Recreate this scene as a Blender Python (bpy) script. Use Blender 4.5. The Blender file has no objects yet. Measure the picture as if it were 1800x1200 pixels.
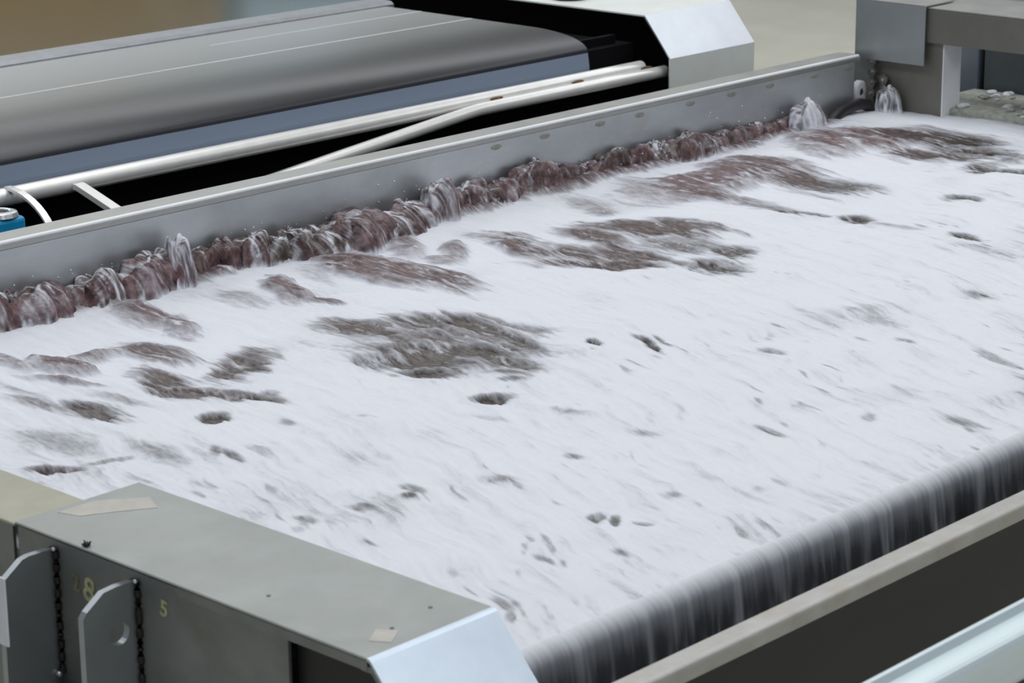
import bpy, bmesh, math, random
import numpy as np
from mathutils import Matrix, Vector
C = bpy.context.scene.collection
SC = bpy.context.scene
rnd = random.Random(7)

# ------------------------------------------------------------------ camera, world, lights, exposure
cam_data = bpy.data.cameras.new('camera')
cam = bpy.data.objects.new('camera', cam_data); C.objects.link(cam)
cam_data.sensor_width = 36.0
cam_data.lens = 4323.5 / 1800 * 36.0
cam_data.clip_start = 0.05
cam.matrix_world = Matrix(((0.6830451532, 0.2091218810, -0.6997980834, 0.0),
                           (-0.7303239620, 0.1841024987, -0.6578245819, 0.0),
                           (-0.0087309382, 0.9604032012, 0.2784770403, 1.6),
                           (0, 0, 0, 1)))
cam_data.dof.use_dof = True
cam_data.dof.focus_distance = 5.9
cam_data.dof.aperture_fstop = 9.0
SC.camera = cam

world = bpy.data.worlds.new('world'); SC.world = world
world.use_nodes = True
world.node_tree.nodes['Background'].inputs['Color'].default_value = (0.80, 0.87, 1.0, 1)
world.node_tree.nodes['Background'].inputs['Strength'].default_value = 0.30

def area(name, loc, size, power, color=(1, 1, 1), rot=(0, 0, 0)):
    l = bpy.data.lights.new(name, 'AREA'); l.shape = 'RECTANGLE'
    l.size, l.size_y = size; l.energy = power; l.color = color
    o = bpy.data.objects.new(name, l); C.objects.link(o)
    o.location = loc; o.rotation_euler = rot
    return o
# three skylight strips in the hall roof
area('skylight', (2.0, 8.0, 5.55), (2.2, 25.0), 345, (0.93, 0.96, 1.0))
area('skylight', (7.5, 8.0, 5.55), (2.2, 25.0), 345, (0.93, 0.96, 1.0))
area('skylight', (13.0, 8.0, 5.55), (2.2, 25.0), 345, (0.93, 0.96, 1.0))

SC.view_settings.view_transform = 'Standard'
SC.view_settings.look = 'None'
SC.view_settings.gamma = 1.0
SC.view_settings.use_curve_mapping = False
SC.view_settings.exposure = 0.42
SC.cycles.use_denoising = True
SC.cycles.max_bounces = 8
SC.cycles.transparent_max_bounces = 12
SC.cycles.caustics_reflective = False
SC.cycles.caustics_refractive = False

# ------------------------------------------------------------------ materials
def new_mat(name):
    m = bpy.data.materials.new(name); m.use_nodes = True
    nt = m.node_tree
    return m, nt, nt.nodes['Principled BSDF']

def ramp(nt, stops):
    r = nt.nodes.new('ShaderNodeValToRGB')
    el = r.color_ramp.elements
    while len(el) < len(stops): el.new(0.5)
    for e, (p, c) in zip(el, stops):
        e.position = p; e.color = (c[0], c[1], c[2], 1)
    return r

def noise_node(nt, scale, detail=4, rough=0.55, mapscale=(1, 1, 1)):
    tc = nt.nodes.new('ShaderNodeTexCoord')
    mp = nt.nodes.new('ShaderNodeMapping'); mp.inputs['Scale'].default_value = mapscale
    nz = nt.nodes.new('ShaderNodeTexNoise')
    nz.inputs['Scale'].default_value = scale
    nz.inputs['Detail'].default_value = detail
    nz.inputs['Roughness'].default_value = rough
    nt.links.new(tc.outputs['Object'], mp.inputs['Vector'])
    nt.links.new(mp.outputs['Vector'], nz.inputs['Vector'])
    return nz

def metal(name, base, rough=0.4, metallic=0.9, grain=(1, 1, 1), gscale=30, var=0.12, stain=None, stain_amt=0.0, stain_scale=5, bump=0.03):
    m, nt, p = new_mat(name)
    p.inputs['Metallic'].default_value = metallic
    p.inputs['Roughness'].default_value = rough
    nz = noise_node(nt, gscale, 5, 0.6, grain)
    lo = [c * (1 - var) for c in base]; hi = [min(1, c * (1 + var)) for c in base]
    rp = ramp(nt, [(0.3, lo), (0.7, hi)])
    nt.links.new(nz.outputs['Fac'], rp.inputs['Fac'])
    col = rp.outputs['Color']
    if stain:
        n2 = noise_node(nt, stain_scale, 6, 0.62)
        r2 = ramp(nt, [(0.52, (0, 0, 0)), (0.72, (stain_amt,) * 3)])
        nt.links.new(n2.outputs['Fac'], r2.inputs['Fac'])
        mx = nt.nodes.new('ShaderNodeMix'); mx.data_type = 'RGBA'
        nt.links.new(r2.outputs['Color'], mx.inputs['Factor'])
        nt.links.new(col, mx.inputs['A']); mx.inputs['B'].default_value = (*stain, 1)
        col = mx.outputs['Result']
        rr = nt.nodes.new('ShaderNodeMapRange')
        rr.inputs['To Min'].default_value = rough; rr.inputs['To Max'].default_value = min(1, rough + 0.25)
        nt.links.new(n2.outputs['Fac'], rr.inputs['Value']); nt.links.new(rr.outputs['Result'], p.inputs['Roughness'])
    nt.links.new(col, p.inputs['Base Color'])
    if bump:
        b = nt.nodes.new('ShaderNodeBump'); b.inputs['Strength'].default_value = bump; b.inputs['Distance'].default_value = 0.01
        nt.links.new(nz.outputs['Fac'], b.inputs['Height']); nt.links.new(b.outputs['Normal'], p.inputs['Normal'])
    return m

def plain(name, base, rough=0.6, metallic=0.0, var=0.1, scale=20, mapscale=(1, 1, 1), bump=0.05):
    return metal(name, base, rough, metallic, mapscale, scale, var, bump=bump)

M = {}
M['hood_paint'] = plain('hood_paint', (0.84, 0.87, 0.83), 0.45, 0.0, 0.05, 6)
M['lit_white'] = plain('lit_white', (0.92, 0.93, 0.93), 0.4, 0.1, 0.04, 6)  # white for the painted rim highlight and the lit post side
M['steel_plate'] = metal('steel_plate', (0.40, 0.415, 0.40), 0.42, 0.85, (1, 1, 1), 9, 0.08, (0.47, 0.45, 0.39), 0.35, 3.5, 0.01)
M['steel_beige'] = metal('steel_beige', (0.44, 0.43, 0.345), 0.45, 0.6, (1, 1, 1), 9, 0.08, (0.55, 0.53, 0.42), 0.5, 5, 0.01)
M['steel_dark'] = metal('steel_dark', (0.28, 0.29, 0.28), 0.45, 0.8, (1, 1, 1), 8, 0.12, (0.22, 0.22, 0.17), 0.6, 6, 0.02)
M['steel_wall'] = metal('steel_wall', (0.56, 0.585, 0.60), 0.34, 0.9, (0.3, 1, 1), 10, 0.1, (0.40, 0.42, 0.40), 0.45, 4, 0.02)
M['steel_rim'] = metal('steel_rim', (0.47, 0.47, 0.45), 0.30, 0.9, (1, 1, 1), 12, 0.06, (0.48, 0.45, 0.37), 0.4, 7, 0.01)
M['steel_bright'] = metal('steel_bright', (0.68, 0.71, 0.76), 0.36, 0.9, (1, 1, 1), 7, 0.05, None, 0, 5, 0.01)
M['steel_nose'] = metal('steel_nose', (0.54, 0.61, 0.69), 0.33, 0.9, (1, 1, 1), 5, 0.10, None, 0, 5, 0.01)
M['steel_pipe'] = metal('steel_pipe', (0.92, 0.90, 0.87), 0.30, 0.35, (1, 1, 1), 14, 0.05, None, 0, 5, 0.0)
M['steel_beam'] = metal('steel_beam', (0.24, 0.235, 0.205), 0.45, 0.8, (1, 1, 1), 8, 0.08, (0.19, 0.185, 0.15), 0.5, 5, 0.01)
M['steel_cover'] = metal('steel_cover', (0.45, 0.48, 0.48), 0.42, 0.85, (1, 1, 1), 8, 0.06, None, 0, 5, 0.01)
M['gutter_steel'] = metal('gutter_steel', (0.05, 0.05, 0.047), 0.5, 0.7, (0.3, 1, 1), 8, 0.1, None, 0, 5, 0.01)
M['gutter_lip'] = metal('gutter_lip', (0.50, 0.485, 0.46), 0.42, 0.85, (1, 1, 1), 20, 0.08, (0.50, 0.42, 0.31), 0.5, 14, 0.02)
M['pale_rail'] = metal('pale_rail', (0.72, 0.82, 0.84), 0.36, 0.55, (0.2, 1, 1), 14, 0.05, None, 0, 5, 0.0)
M['black_paint_and_shadow'] = plain('black_paint_and_shadow', (0.004, 0.004, 0.006), 0.8)  # black paint, also used for the deep shadow behind the tank rim
M['black_paint_and_shadow'].node_tree.nodes['Principled BSDF'].inputs['Specular IOR Level'].default_value = 0.1
M['residue'] = plain('residue', (0.52, 0.49, 0.44), 0.6, 0.1, 0.1, 30)
M['pale_blue'] = plain('pale_blue', (0.42, 0.58, 0.68), 0.6, 0, 0.05, 3)
M['black_rubber'] = plain('black_rubber', (0.012, 0.011, 0.014), 0.55)
M['dark_hose'] = plain('dark_hose', (0.012, 0.008, 0.010), 0.45)
M['rust'] = plain('rust', (0.17, 0.10, 0.05), 0.8, 0.2, 0.4, 60)
M['weld'] = metal('weld', (0.75, 0.75, 0.75), 0.25, 0.9, (1, 1, 1), 60, 0.1)
M['belt'] = metal('belt', (0.56, 0.57, 0.57), 0.28, 0.55, (0.15, 1, 1), 10, 0.06, None, 0, 5, 0.0)
M['stain'] = plain('stain', (0.33, 0.32, 0.28), 0.5, 0.5, 0.2, 60)
M['bead'] = plain('bead', (0.022, 0.018, 0.015), 0.5, 0.3, 0.3, 80)
M['belt_edge'] = metal('belt_edge', (0.055, 0.055, 0.058), 0.35, 0.3, (0.15, 1, 1), 10, 0.06, None, 0, 5, 0.0)
M['belt_skirt'] = metal('belt_skirt', (0.27, 0.33, 0.43), 0.45, 0.2, (0.15, 1, 1), 10, 0.05, None, 0, 5, 0.0)
M['belt_line'] = plain('belt_line', (0.72, 0.74, 0.76), 0.5)
M['sheet'] = metal('sheet', (0.47, 0.455, 0.42), 0.19, 0.95, (0.15, 1, 1), 8, 0.06, None, 0, 5, 0.0)
M['sheet_edge'] = plain('sheet_edge', (0.33, 0.34, 0.36), 0.4, 0.4)
M['ochre'] = plain('ochre', (0.27, 0.165, 0.022), 0.7, 0, 0.3, 4)
M['blue_paint'] = plain('blue_paint', (0.01, 0.33, 0.66), 0.35, 0, 0.05)
M['white_plastic'] = plain('white_plastic', (0.78, 0.78, 0.82), 0.4, 0, 0.05)
M['cab_blue'] = metal('cab_blue', (0.26, 0.30, 0.36), 0.45, 0.2, (1, 1, 1), 6, 0.12)
M['cab_grey'] = metal('cab_grey', (0.14, 0.16, 0.17), 0.5, 0.2, (1, 1, 1), 6, 0.12)
M['cab_gap'] = plain('cab_gap', (0.03, 0.022, 0.018), 0.7)
M['chain'] = metal('chain', (0.30, 0.29, 0.26), 0.38, 0.85, (1, 1, 1), 60, 0.2)
M['yellow_mark'] = plain('yellow_mark', (0.50, 0.49, 0.27), 0.7, 0, 0.25, 90)
M['yellow_faint'] = plain('yellow_faint', (0.22, 0.22, 0.12), 0.7, 0, 0.3, 90)
M['sill'] = plain('sill', (0.40, 0.41, 0.36), 0.8, 0, 0.3, 40, (1, 1, 1), 0.3)
M['foam_lump'] = plain('foam_lump', (0.80, 0.80, 0.82), 0.85, 0, 0.08, 60, (1, 1, 1), 0.3)
M['concrete'] = plain('concrete', (0.54, 0.525, 0.45), 0.7, 0, 0.10, 1.2, (1, 1, 1), 0.05)
M['hall_wall'] = plain('hall_wall', (0.68, 0.69, 0.68), 0.8, 0, 0.06, 2)
M['hall_roof'] = plain('hall_roof', (0.55, 0.56, 0.57), 0.8, 0, 0.05, 2)

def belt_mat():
    m, nt, p = new_mat('belt_painted_shade')
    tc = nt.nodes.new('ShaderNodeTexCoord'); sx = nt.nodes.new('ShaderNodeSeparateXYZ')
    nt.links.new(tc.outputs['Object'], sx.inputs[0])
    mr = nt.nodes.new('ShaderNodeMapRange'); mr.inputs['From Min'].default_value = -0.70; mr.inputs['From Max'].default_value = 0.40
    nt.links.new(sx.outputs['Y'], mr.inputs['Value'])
    rp = ramp(nt, [(0.0, (0.045, 0.047, 0.052)), (0.14, (0.038, 0.038, 0.042)), (0.24, (0.06, 0.06, 0.06)), (0.42, (0.26, 0.265, 0.26)), (0.75, (0.50, 0.51, 0.51)), (1.0, (0.46, 0.465, 0.46))])  # darker toward the front: shade and dark reflection painted into the belt colour
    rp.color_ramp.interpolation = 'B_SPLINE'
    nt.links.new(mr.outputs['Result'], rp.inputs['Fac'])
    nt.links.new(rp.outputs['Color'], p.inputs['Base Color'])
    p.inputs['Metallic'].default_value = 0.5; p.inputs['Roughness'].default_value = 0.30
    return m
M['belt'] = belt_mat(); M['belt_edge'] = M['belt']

def water_mat(name, alpha=False, flow=True, sc=((95, 26, 60), (330, 90, 200)), bumps=(0.24, 0.06, 0.20)):
    """foam / dirty wash water mixed by the mesh attributes 'foam' and 'red'"""
    m, nt, p = new_mat(name)
    L = nt.links.new
    N = nt.nodes.new
    af = N('ShaderNodeAttribute'); af.attribute_name = 'foam'
    ar = N('ShaderNodeAttribute'); ar.attribute_name = 'red'
    # fine streaks running with the current (object Y)
    nz = noise_node(nt, 1.0, 5, 0.62, sc[0])
    nb = noise_node(nt, 1.0, 3, 0.55, sc[1])
    if flow:                                             # 'flow' = across / along the current, stored on the mesh
        at_f = N('ShaderNodeAttribute'); at_f.attribute_name = 'flow'
        for q in (nz, nb):
            L(at_f.outputs['Vector'], q.inputs['Vector'].links[0].from_node.inputs['Vector'])
    add = N('ShaderNodeMath'); add.operation = 'MULTIPLY_ADD'
    sub = N('ShaderNodeMath'); sub.operation = 'SUBTRACT'; sub.inputs[1].default_value = 0.5
    L(nz.outputs['Fac'], sub.inputs[0]); L(sub.outputs[0], add.inputs[0])
    add.inputs[1].default_value = 0.40; L(af.outputs['Fac'], add.inputs[2])
    # foam colour
    fr = ramp(nt, [(0.0, (0.36, 0.36, 0.39)), (0.45, (0.57, 0.575, 0.62)), (0.8, (0.735, 0.745, 0.80)), (1.0, (0.79, 0.80, 0.85))])
    L(add.outputs[0], fr.inputs['Fac'])
    p.inputs['Roughness'].default_value = 0.75
    p.inputs['Specular IOR Level'].default_value = 0.25
    L(fr.outputs['Color'], p.inputs['Base Color'])
    # water colour
    ol = ramp(nt, [(0.30, (0.014, 0.011, 0.009)), (0.50, (0.058, 0.051, 0.040)), (0.76, (0.20, 0.19, 0.16))])
    rd = ramp(nt, [(0.30, (0.038, 0.019, 0.020)), (0.50, (0.145, 0.085, 0.087)), (0.76, (0.34, 0.245, 0.255))])
    L(nz.outputs['Fac'], ol.inputs['Fac']); L(nz.outputs['Fac'], rd.inputs['Fac'])
    mx = N('ShaderNodeMix'); mx.data_type = 'RGBA'
    L(ar.outputs['Fac'], mx.inputs['Factor']); L(ol.outputs['Color'], mx.inputs['A']); L(rd.outputs['Color'], mx.inputs['B'])
    w = N('ShaderNodeBsdfPrincipled'); w.inputs['Roughness'].default_value = 0.22
    w.inputs['Specular IOR Level'].default_value = 0.22
    L(mx.outputs['Result'], w.inputs['Base Color'])
    bp = N('ShaderNodeBump'); bp.inputs['Strength'].default_value = bumps[0]; bp.inputs['Distance'].default_value = 0.012
    L(nz.outputs['Fac'], bp.inputs['Height'])
    bp2 = N('ShaderNodeBump'); bp2.inputs['Strength'].default_value = bumps[1]; bp2.inputs['Distance'].default_value = 0.006
    L(nb.outputs['Fac'], bp2.inputs['Height']); L(bp.outputs['Normal'], bp2.inputs['Normal'])
    L(bp2.outputs['Normal'], w.inputs['Normal'])
    bf = N('ShaderNodeBump'); bf.inputs['Strength'].default_value = bumps[2]; bf.inputs['Distance'].default_value = 0.01
    L(nz.outputs['Fac'], bf.inputs['Height']); L(bf.outputs['Normal'], p.inputs['Normal'])
    mr = N('ShaderNodeMapRange'); mr.interpolation_type = 'SMOOTHSTEP'
    mr.inputs['From Min'].default_value = 0.12; mr.inputs['From Max'].default_value = 0.88
    L(add.outputs[0], mr.inputs['Value'])
    ms = N('ShaderNodeMixShader')
    L(mr.outputs['Result'], ms.inputs['Fac']); L(w.outputs['BSDF'], ms.inputs[1]); L(p.outputs['BSDF'], ms.inputs[2])
    out = nt.nodes['Material Output']
    if alpha:
        aa = N('ShaderNodeAttribute'); aa.attribute_name = 'alpha'
        tr = N('ShaderNodeBsdfTransparent'); tr.inputs['Color'].default_value = (0.95, 0.90, 0.92, 1)
        m2 = N('ShaderNodeMixShader')
        L(aa.outputs['Fac'], m2.inputs['Fac']); L(tr.outputs['BSDF'], m2.inputs[1]); L(ms.outputs['Shader'], m2.inputs[2])
        L(m2.outputs['Shader'], out.inputs['Surface'])
    else:
        L(ms.outputs['Shader'], out.inputs['Surface'])
    return m
M['water'] = water_mat('foaming_water')
M['bulge'] = water_mat('bulging_water', True, False, ((34, 16, 26), (120, 50, 90)), (0.16, 0.06, 0.12))
M['splash'] = water_mat('splash_water', True, False, ((40, 18, 22), (120, 50, 90)), (0.16, 0.06, 0.12))

def curtain_mat():
    m, nt, p = new_mat('falling_water')
    L = nt.links.new; N = nt.nodes.new
    af = N('ShaderNodeAttribute'); af.attribute_name = 'foam'
    rp = ramp(nt, [(0.0, (0.016, 0.017, 0.018)), (0.3, (0.075, 0.08, 0.088)), (0.62, (0.32, 0.33, 0.36)), (1.0, (0.79, 0.80, 0.85))])
    L(af.outputs['Fac'], rp.inputs['Fac']); L(rp.outputs['Color'], p.inputs['Base Color'])
    p.inputs['Roughness'].default_value = 0.35
    p.inputs['Specular IOR Level'].default_value = 0.3
    return m
M['curtain'] = curtain_mat()

# ------------------------------------------------------------------ helpers
ORIGIN = {}
def link(name, mesh, mat, parent=None, origin=(0, 0, 0)):
    o = bpy.data.objects.new(name, mesh); C.objects.link(o)
    if mat is not None and not mesh.materials: mesh.materials.append(mat)
    if parent is not None:
        o.parent = parent
        ORIGIN[o.name] = ORIGIN[parent.name]
    else:
        o.location = origin; ORIGIN[o.name] = Vector(origin)
    return o

def finish(name, bm, mat, parent=None, origin=(0, 0, 0), smooth=False):
    """bm holds world coordinates"""
    org = ORIGIN[parent.name] if parent is not None else Vector(origin)
    bmesh.ops.recalc_face_normals(bm, faces=bm.faces)
    bmesh.ops.translate(bm, verts=bm.verts, vec=-org)
    me = bpy.data.meshes.new(name); bm.to_mesh(me); bm.free()
    if smooth:
        me.polygons.foreach_set('use_smooth', [True] * len(me.polygons))
        me.set_sharp_from_angle(angle=math.radians(50))
    return link(name, me, mat, parent, origin)

def tag(o, label=None, cat=None, group=None, kind=None):
    if label: o['label'] = label
    if cat: o['category'] = cat
    if group: o['group'] = group
    if kind: o['kind'] = kind
    return o

def empty(name, loc, label, cat, group=None):
    o = bpy.data.objects.new(name, None); C.objects.link(o); o.location = loc
    o.empty_display_size = 0.1
    ORIGIN[o.name] = Vector(loc)
    return tag(o, label, cat, group)

def add_box(bm, x, y, z):
    vs = [bm.verts.new((a, b, c)) for a in x for b in y for c in z]
    for f in ((0, 1, 3, 2), (4, 6, 7, 5), (0, 4, 5, 1), (2, 3, 7, 6), (0, 2, 6, 4), (1, 5, 7, 3)):
        bm.faces.new([vs[i] for i in f])

def bevel(bm, w, seg=2, edges=None):
    bmesh.ops.bevel(bm, geom=list(edges or bm.edges), offset=w, segments=seg, affect='EDGES', profile=0.5)

def box(name, x, y, z, mat, parent=None, bev=0.0, seg=2, origin=(0, 0, 0)):
    bm = bmesh.new(); add_box(bm, x, y, z)
    if bev: bevel(bm, bev, seg)
    return finish(name, bm, mat, parent, origin)

def extrude_x(name, pts, x0, x1, mat, parent=None, bev=0.0, origin=(0, 0, 0), smooth=False, n=1):
    """closed YZ outline pts pushed from x0 to x1"""
    bm = bmesh.new()
    rings = []
    for k in range(n + 1):
        x = x0 + (x1 - x0) * k / n
        rings.append([bm.verts.new((x, y, z)) for y, z in pts])
    m_ = len(pts)
    for a, b in zip(rings, rings[1:]):
        for i in range(m_):
            bm.faces.new((a[i], a[(i + 1) % m_], b[(i + 1) % m_], b[i]))
    bm.faces.new(rings[0]); bm.faces.new(rings[-1][::-1])
    if bev: bevel(bm, bev)
    return finish(name, bm, mat, parent, origin, smooth)

def sheet_outline(path, t):
    """open YZ path -> closed outline of a sheet with thickness t (to the left of the path)"""
    P = [Vector(p) for p in path]; off = []
    for i, p in enumerate(P):
        d1 = (P[i] - P[i - 1]).normalized() if i else (P[1] - P[0]).normalized()
        d2 = (P[i + 1] - P[i]).normalized() if i < len(P) - 1 else d1
        n1 = Vector((-d1.y, d1.x)); n2 = Vector((-d2.y, d2.x))
        nn = (n1 + n2); nn.normalize()
        off.append(p + nn * t / max(0.3, nn.dot(n1)))
    return [tuple(p) for p in P] + [tuple(p) for p in off[::-1]]

def arc(cy, cz, r, a0, a1, n=6):
    return [(cy + r * math.cos(math.radians(a0 + (a1 - a0) * i / n)), cz + r * math.sin(math.radians(a0 + (a1 - a0) * i / n))) for i in range(n + 1)]

def add_tube(bm, path, r, seg=16, cap=True):
    P = [Vector(p) for p in path]; rings = []
    up = Vector((0, 0, 1))
    for i, p in enumerate(P):
        d = ((P[min(i + 1, len(P) - 1)] - P[max(i - 1, 0)])).normalized()
        a = d.cross(up)
        if a.length < 1e-4: a = d.cross(Vector((0, 1, 0)))
        a.normalize(); b = a.cross(d)
        rr = r[i] if isinstance(r, (list, tuple)) else r
        rings.append([bm.verts.new(p + a * rr * math.cos(2 * math.pi * k / seg) + b * rr * math.sin(2 * math.pi * k / seg)) for k in range(seg)])
    for A, B in zip(rings, rings[1:]):
        for k in range(seg):
            bm.faces.new((A[k], A[(k + 1) % seg], B[(k + 1) % seg], B[k]))
    if cap:
        bm.faces.new(rings[0]); bm.faces.new(rings[-1][::-1])

def tube(name, path, r, mat, parent=None, seg=16, origin=(0, 0, 0)):
    bm = bmesh.new(); add_tube(bm, path, r, seg)
    return finish(name, bm, mat, parent, origin, True)

def grid_mesh(name, V, nu, nv, mat, attrs, parent=None, origin=(0, 0, 0), wrap=False, flow=None):
    """V (nu*nv,3) world coordinates in row-major [u][v]; attrs = {name: (nu*nv,)}"""
    org = np.array(ORIGIN[parent.name] if parent is not None else origin)
    idx = np.arange(nu * nv).reshape(nu, nv)
    if wrap: idx = np.vstack([idx, idx[:1]])
    q = np.stack([idx[:-1, :-1], idx[1:, :-1], idx[1:, 1:], idx[:-1, 1:]], -1).reshape(-1, 4)
    me = bpy.data.meshes.new(name)
    me.vertices.add(len(V)); me.vertices.foreach_set('co', (V - org).astype(np.float32).ravel())
    me.loops.add(q.size); me.loops.foreach_set('vertex_index', q.ravel().astype(np.int32))
    me.polygons.add(len(q)); me.polygons.foreach_set('loop_start', (np.arange(len(q)) * 4).astype(np.int32))
    me.polygons.foreach_set('use_smooth', np.ones(len(q), bool))
    for k, a in attrs.items():
        at = me.attributes.new(k, 'FLOAT', 'POINT'); at.data.foreach_set('value', np.clip(a, 0, 1).astype(np.float32))
    if flow is not None:
        at = me.attributes.new('flow', 'FLOAT_VECTOR', 'POINT'); at.data.foreach_set('vector', flow.astype(np.float32).ravel())
    me.update(calc_edges=True); me.validate()
    return link(name, me, mat, parent, origin)

# gradient noise on numpy arrays
def _h(ix, iy, s):
    n = (ix.astype(np.int64) * 374761393 + iy.astype(np.int64) * 668265263 + s * 1442695041) & 0xffffffff
    n = ((n ^ (n >> 13)) * 1274126177) & 0xffffffff
    return ((n ^ (n >> 16)) & 0xffff) / 65535.0 * 2 * math.pi
def pn(x, y, s=0):
    ix = np.floor(x); iy = np.floor(y); fx = x - ix; fy = y - iy
    ux = fx * fx * fx * (fx * (fx * 6 - 15) + 10); uy = fy * fy * fy * (fy * (fy * 6 - 15) + 10)
    def g(dx, dy):
        a = _h(ix + dx, iy + dy, s); return np.cos(a) * (fx - dx) + np.sin(a) * (fy - dy)
    a = g(0, 0) * (1 - ux) + g(1, 0) * ux; b = g(0, 1) * (1 - ux) + g(1, 1) * ux
    return (a * (1 - uy) + b * uy) * 1.4
def fbm(x, y, s=0, o=4, g=0.5):
    r = 0; a = 1; t = 0
    for k in range(o):
        r = r + a * pn(x * 2 ** k, y * 2 ** k, s + k); t += a; a *= g
    return r / t
def ridged(x, y, s=0, o=3):
    r = 0; a = 1; t = 0
    for k in range(o):
        r = r + a * (1 - np.abs(pn(x * 2 ** k, y * 2 ** k, s + k)) * 1.6).clip(0, 1) ** 2; t += a; a *= 0.55
    return r / t
def sstep(a, b, x):
    t = np.clip((x - a) / (b - a), 0, 1); return t * t * (3 - 2 * t)
# ------------------------------------------------------------------ the hall
tag(box('floor', (-8, 24), (-10, 22), (-1.05, -0.95), M['concrete']), kind='structure')
tag(box('ceiling', (-8, 24), (-10, 22), (5.6, 5.7), M['hall_roof']), kind='structure')
tag(box('wall_back', (-8, 24), (22, 22.1), (-0.95, 5.6), M['hall_wall']), kind='structure')
tag(box('wall_right', (24, 24.1), (-10, 22), (-0.95, 5.6), M['hall_wall']), kind='structure')

# ------------------------------------------------------------------ wash tank
tank = empty('washing_tank', (4.7, 3.65, -0.95), 'long stainless steel washing tank full of white foaming water', 'tank')
box('back_panel', (2.2, 6.868), (4.84, 4.846), (-0.6, 0.169), M['steel_wall'], tank)
rim = [(4.84, 0.17)] + arc(4.852, 0.178, 0.012, 180, 90, 6)[0:] + [(4.925, 0.190), (4.928, 0.168)]
extrude_x('rim', sheet_outline(rim, -0.004), 2.2, 6.90, M['steel_rim'], tank, smooth=False)
tube('rim_highlight', [(2.2, 4.8427, 0.1875), (6.89, 4.8427, 0.1875)], 0.0052, M['lit_white'], tank, 10)  # white tube painting the highlight along the rim bend
for k in range(9):                                   # weld marks under the rim
    x = 5.1 + k * 0.22 + rnd.uniform(-0.03, 0.03)
    bm = bmesh.new(); bmesh.ops.create_uvsphere(bm, u_segments=10, v_segments=6, radius=1)
    bmesh.ops.scale(bm, vec=(0.024, 0.0012, 0.008), verts=bm.verts); bmesh.ops.translate(bm, vec=(x, 4.8395, 0.152), verts=bm.verts)
    finish('weld_spot', bm, M['stain'], tank, smooth=True)
box('weir_plate', (2.64, 7.1), (2.525, 2.533), (-0.9, -0.06), M['gutter_steel'], tank)
box('end_panel', (2.52, 2.53), (2.6, 4.84), (-0.6, 0.05), M['steel_dark'], tank)
box('bottom_plate', (2.4, 7.1), (2.48, 4.84), (-0.62, -0.6), M['steel_dark'], tank)
for x in (2.7, 6.9):
    for y in (2.53, 4.8):
        box('leg', (x - 0.04, x + 0.04), (y - 0.04, y + 0.04), (-0.95, -0.62), M['steel_dark'], tank)

# ------------------------------------------------------------------ overflow gutter in front of the weir
gut = empty('overflow_gutter', (3.9, 2.3, -0.95), 'dark steel gutter with worn folded lip catching the falling water', 'gutter')
lip = [(2.252, 0.046), (2.252, 0.06), (2.222, 0.06)] + arc(2.222, 0.050, 0.010, 90, 180, 5)[1:] + [(2.212, 0.03)]
extrude_x('lip', sheet_outline(lip, 0.004), 2.45, 5.6, M['gutter_lip'], gut)
box('front_panel', (2.45, 5.6), (2.2125, 2.2185), (-0.75, 0.045), M['gutter_steel'], gut)
box('floor_plate', (2.45, 5.6), (2.215, 2.47), (-0.76, -0.75), M['gutter_steel'], gut)
for x in (2.7, 5.3): box('leg', (x, x + 0.05), (2.25, 2.3), (-0.95, -0.76), M['gutter_steel'], gut)

# ------------------------------------------------------------------ pale rail nearest the camera
rail = empty('guard_rail', (3.6, 1.85, -0.95), 'pale grey-blue rail running in front of the gutter, nearest the camera', 'rail')
yr, zr0, zr1 = 1.80, 0.045, 0.138
ro = arc(yr + 0.055, zr1 - 0.012, 0.012, 90, 90, 1)[:1] + arc(yr + 0.026, zr1 - 0.026, 0.026, 90, 180, 7) + arc(yr + 0.022, zr0 + 0.022, 0.022, 180, 270, 6) + [(yr + 0.055, zr0)]
extrude_x('rail_bar', ro, 2.25, 5.6, M['pale_rail'], rail, smooth=False)
extrude_x('rail_ridge', [(yr + 0.055, zr1 - 0.002), (yr + 0.055, zr1 + 0.012), (yr + 0.047, zr1 + 0.012), (yr + 0.041, zr1 - 0.002)], 2.25, 5.6, M['pale_rail'], rail)
for x in (2.35, 5.4): box('post', (x, x + 0.05), (yr + 0.01, yr + 0.05), (-0.95, zr0 + 0.005), M['pale_rail'], rail)

# ------------------------------------------------------------------ steel end housing with lifting lugs (front left)
hs = empty('end_housing', (2.5, 3.0, -0.95), 'grey steel end housing with sloped bright nose and two lifting lugs', 'housing')
XL, XR, ZT = 2.362, 2.640, 0.100
top = sheet_outline([(3.425, ZT), (2.53, ZT)], 0.005)
bm = bmesh.new(); add_box(bm, (XL, XR), (2.528, 3.425), (ZT - 0.005, ZT))
bevel(bm, 0.0015, 1); finish('top_plate', bm, M['steel_plate'], hs)
nose = [(2.530, ZT), (2.524, ZT - 0.001), (2.519, ZT - 0.0045), (2.412, -0.025), (2.400, -0.04), (2.398, -0.5)]
extrude_x('nose_plate', sheet_outline(nose, 0.005), XL, XR, M['steel_nose'], hs)
box('back_skirt', (XR - 0.005, XR), (2.53, 3.425), (-0.5, ZT - 0.005), M['steel_plate'], hs)
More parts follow.
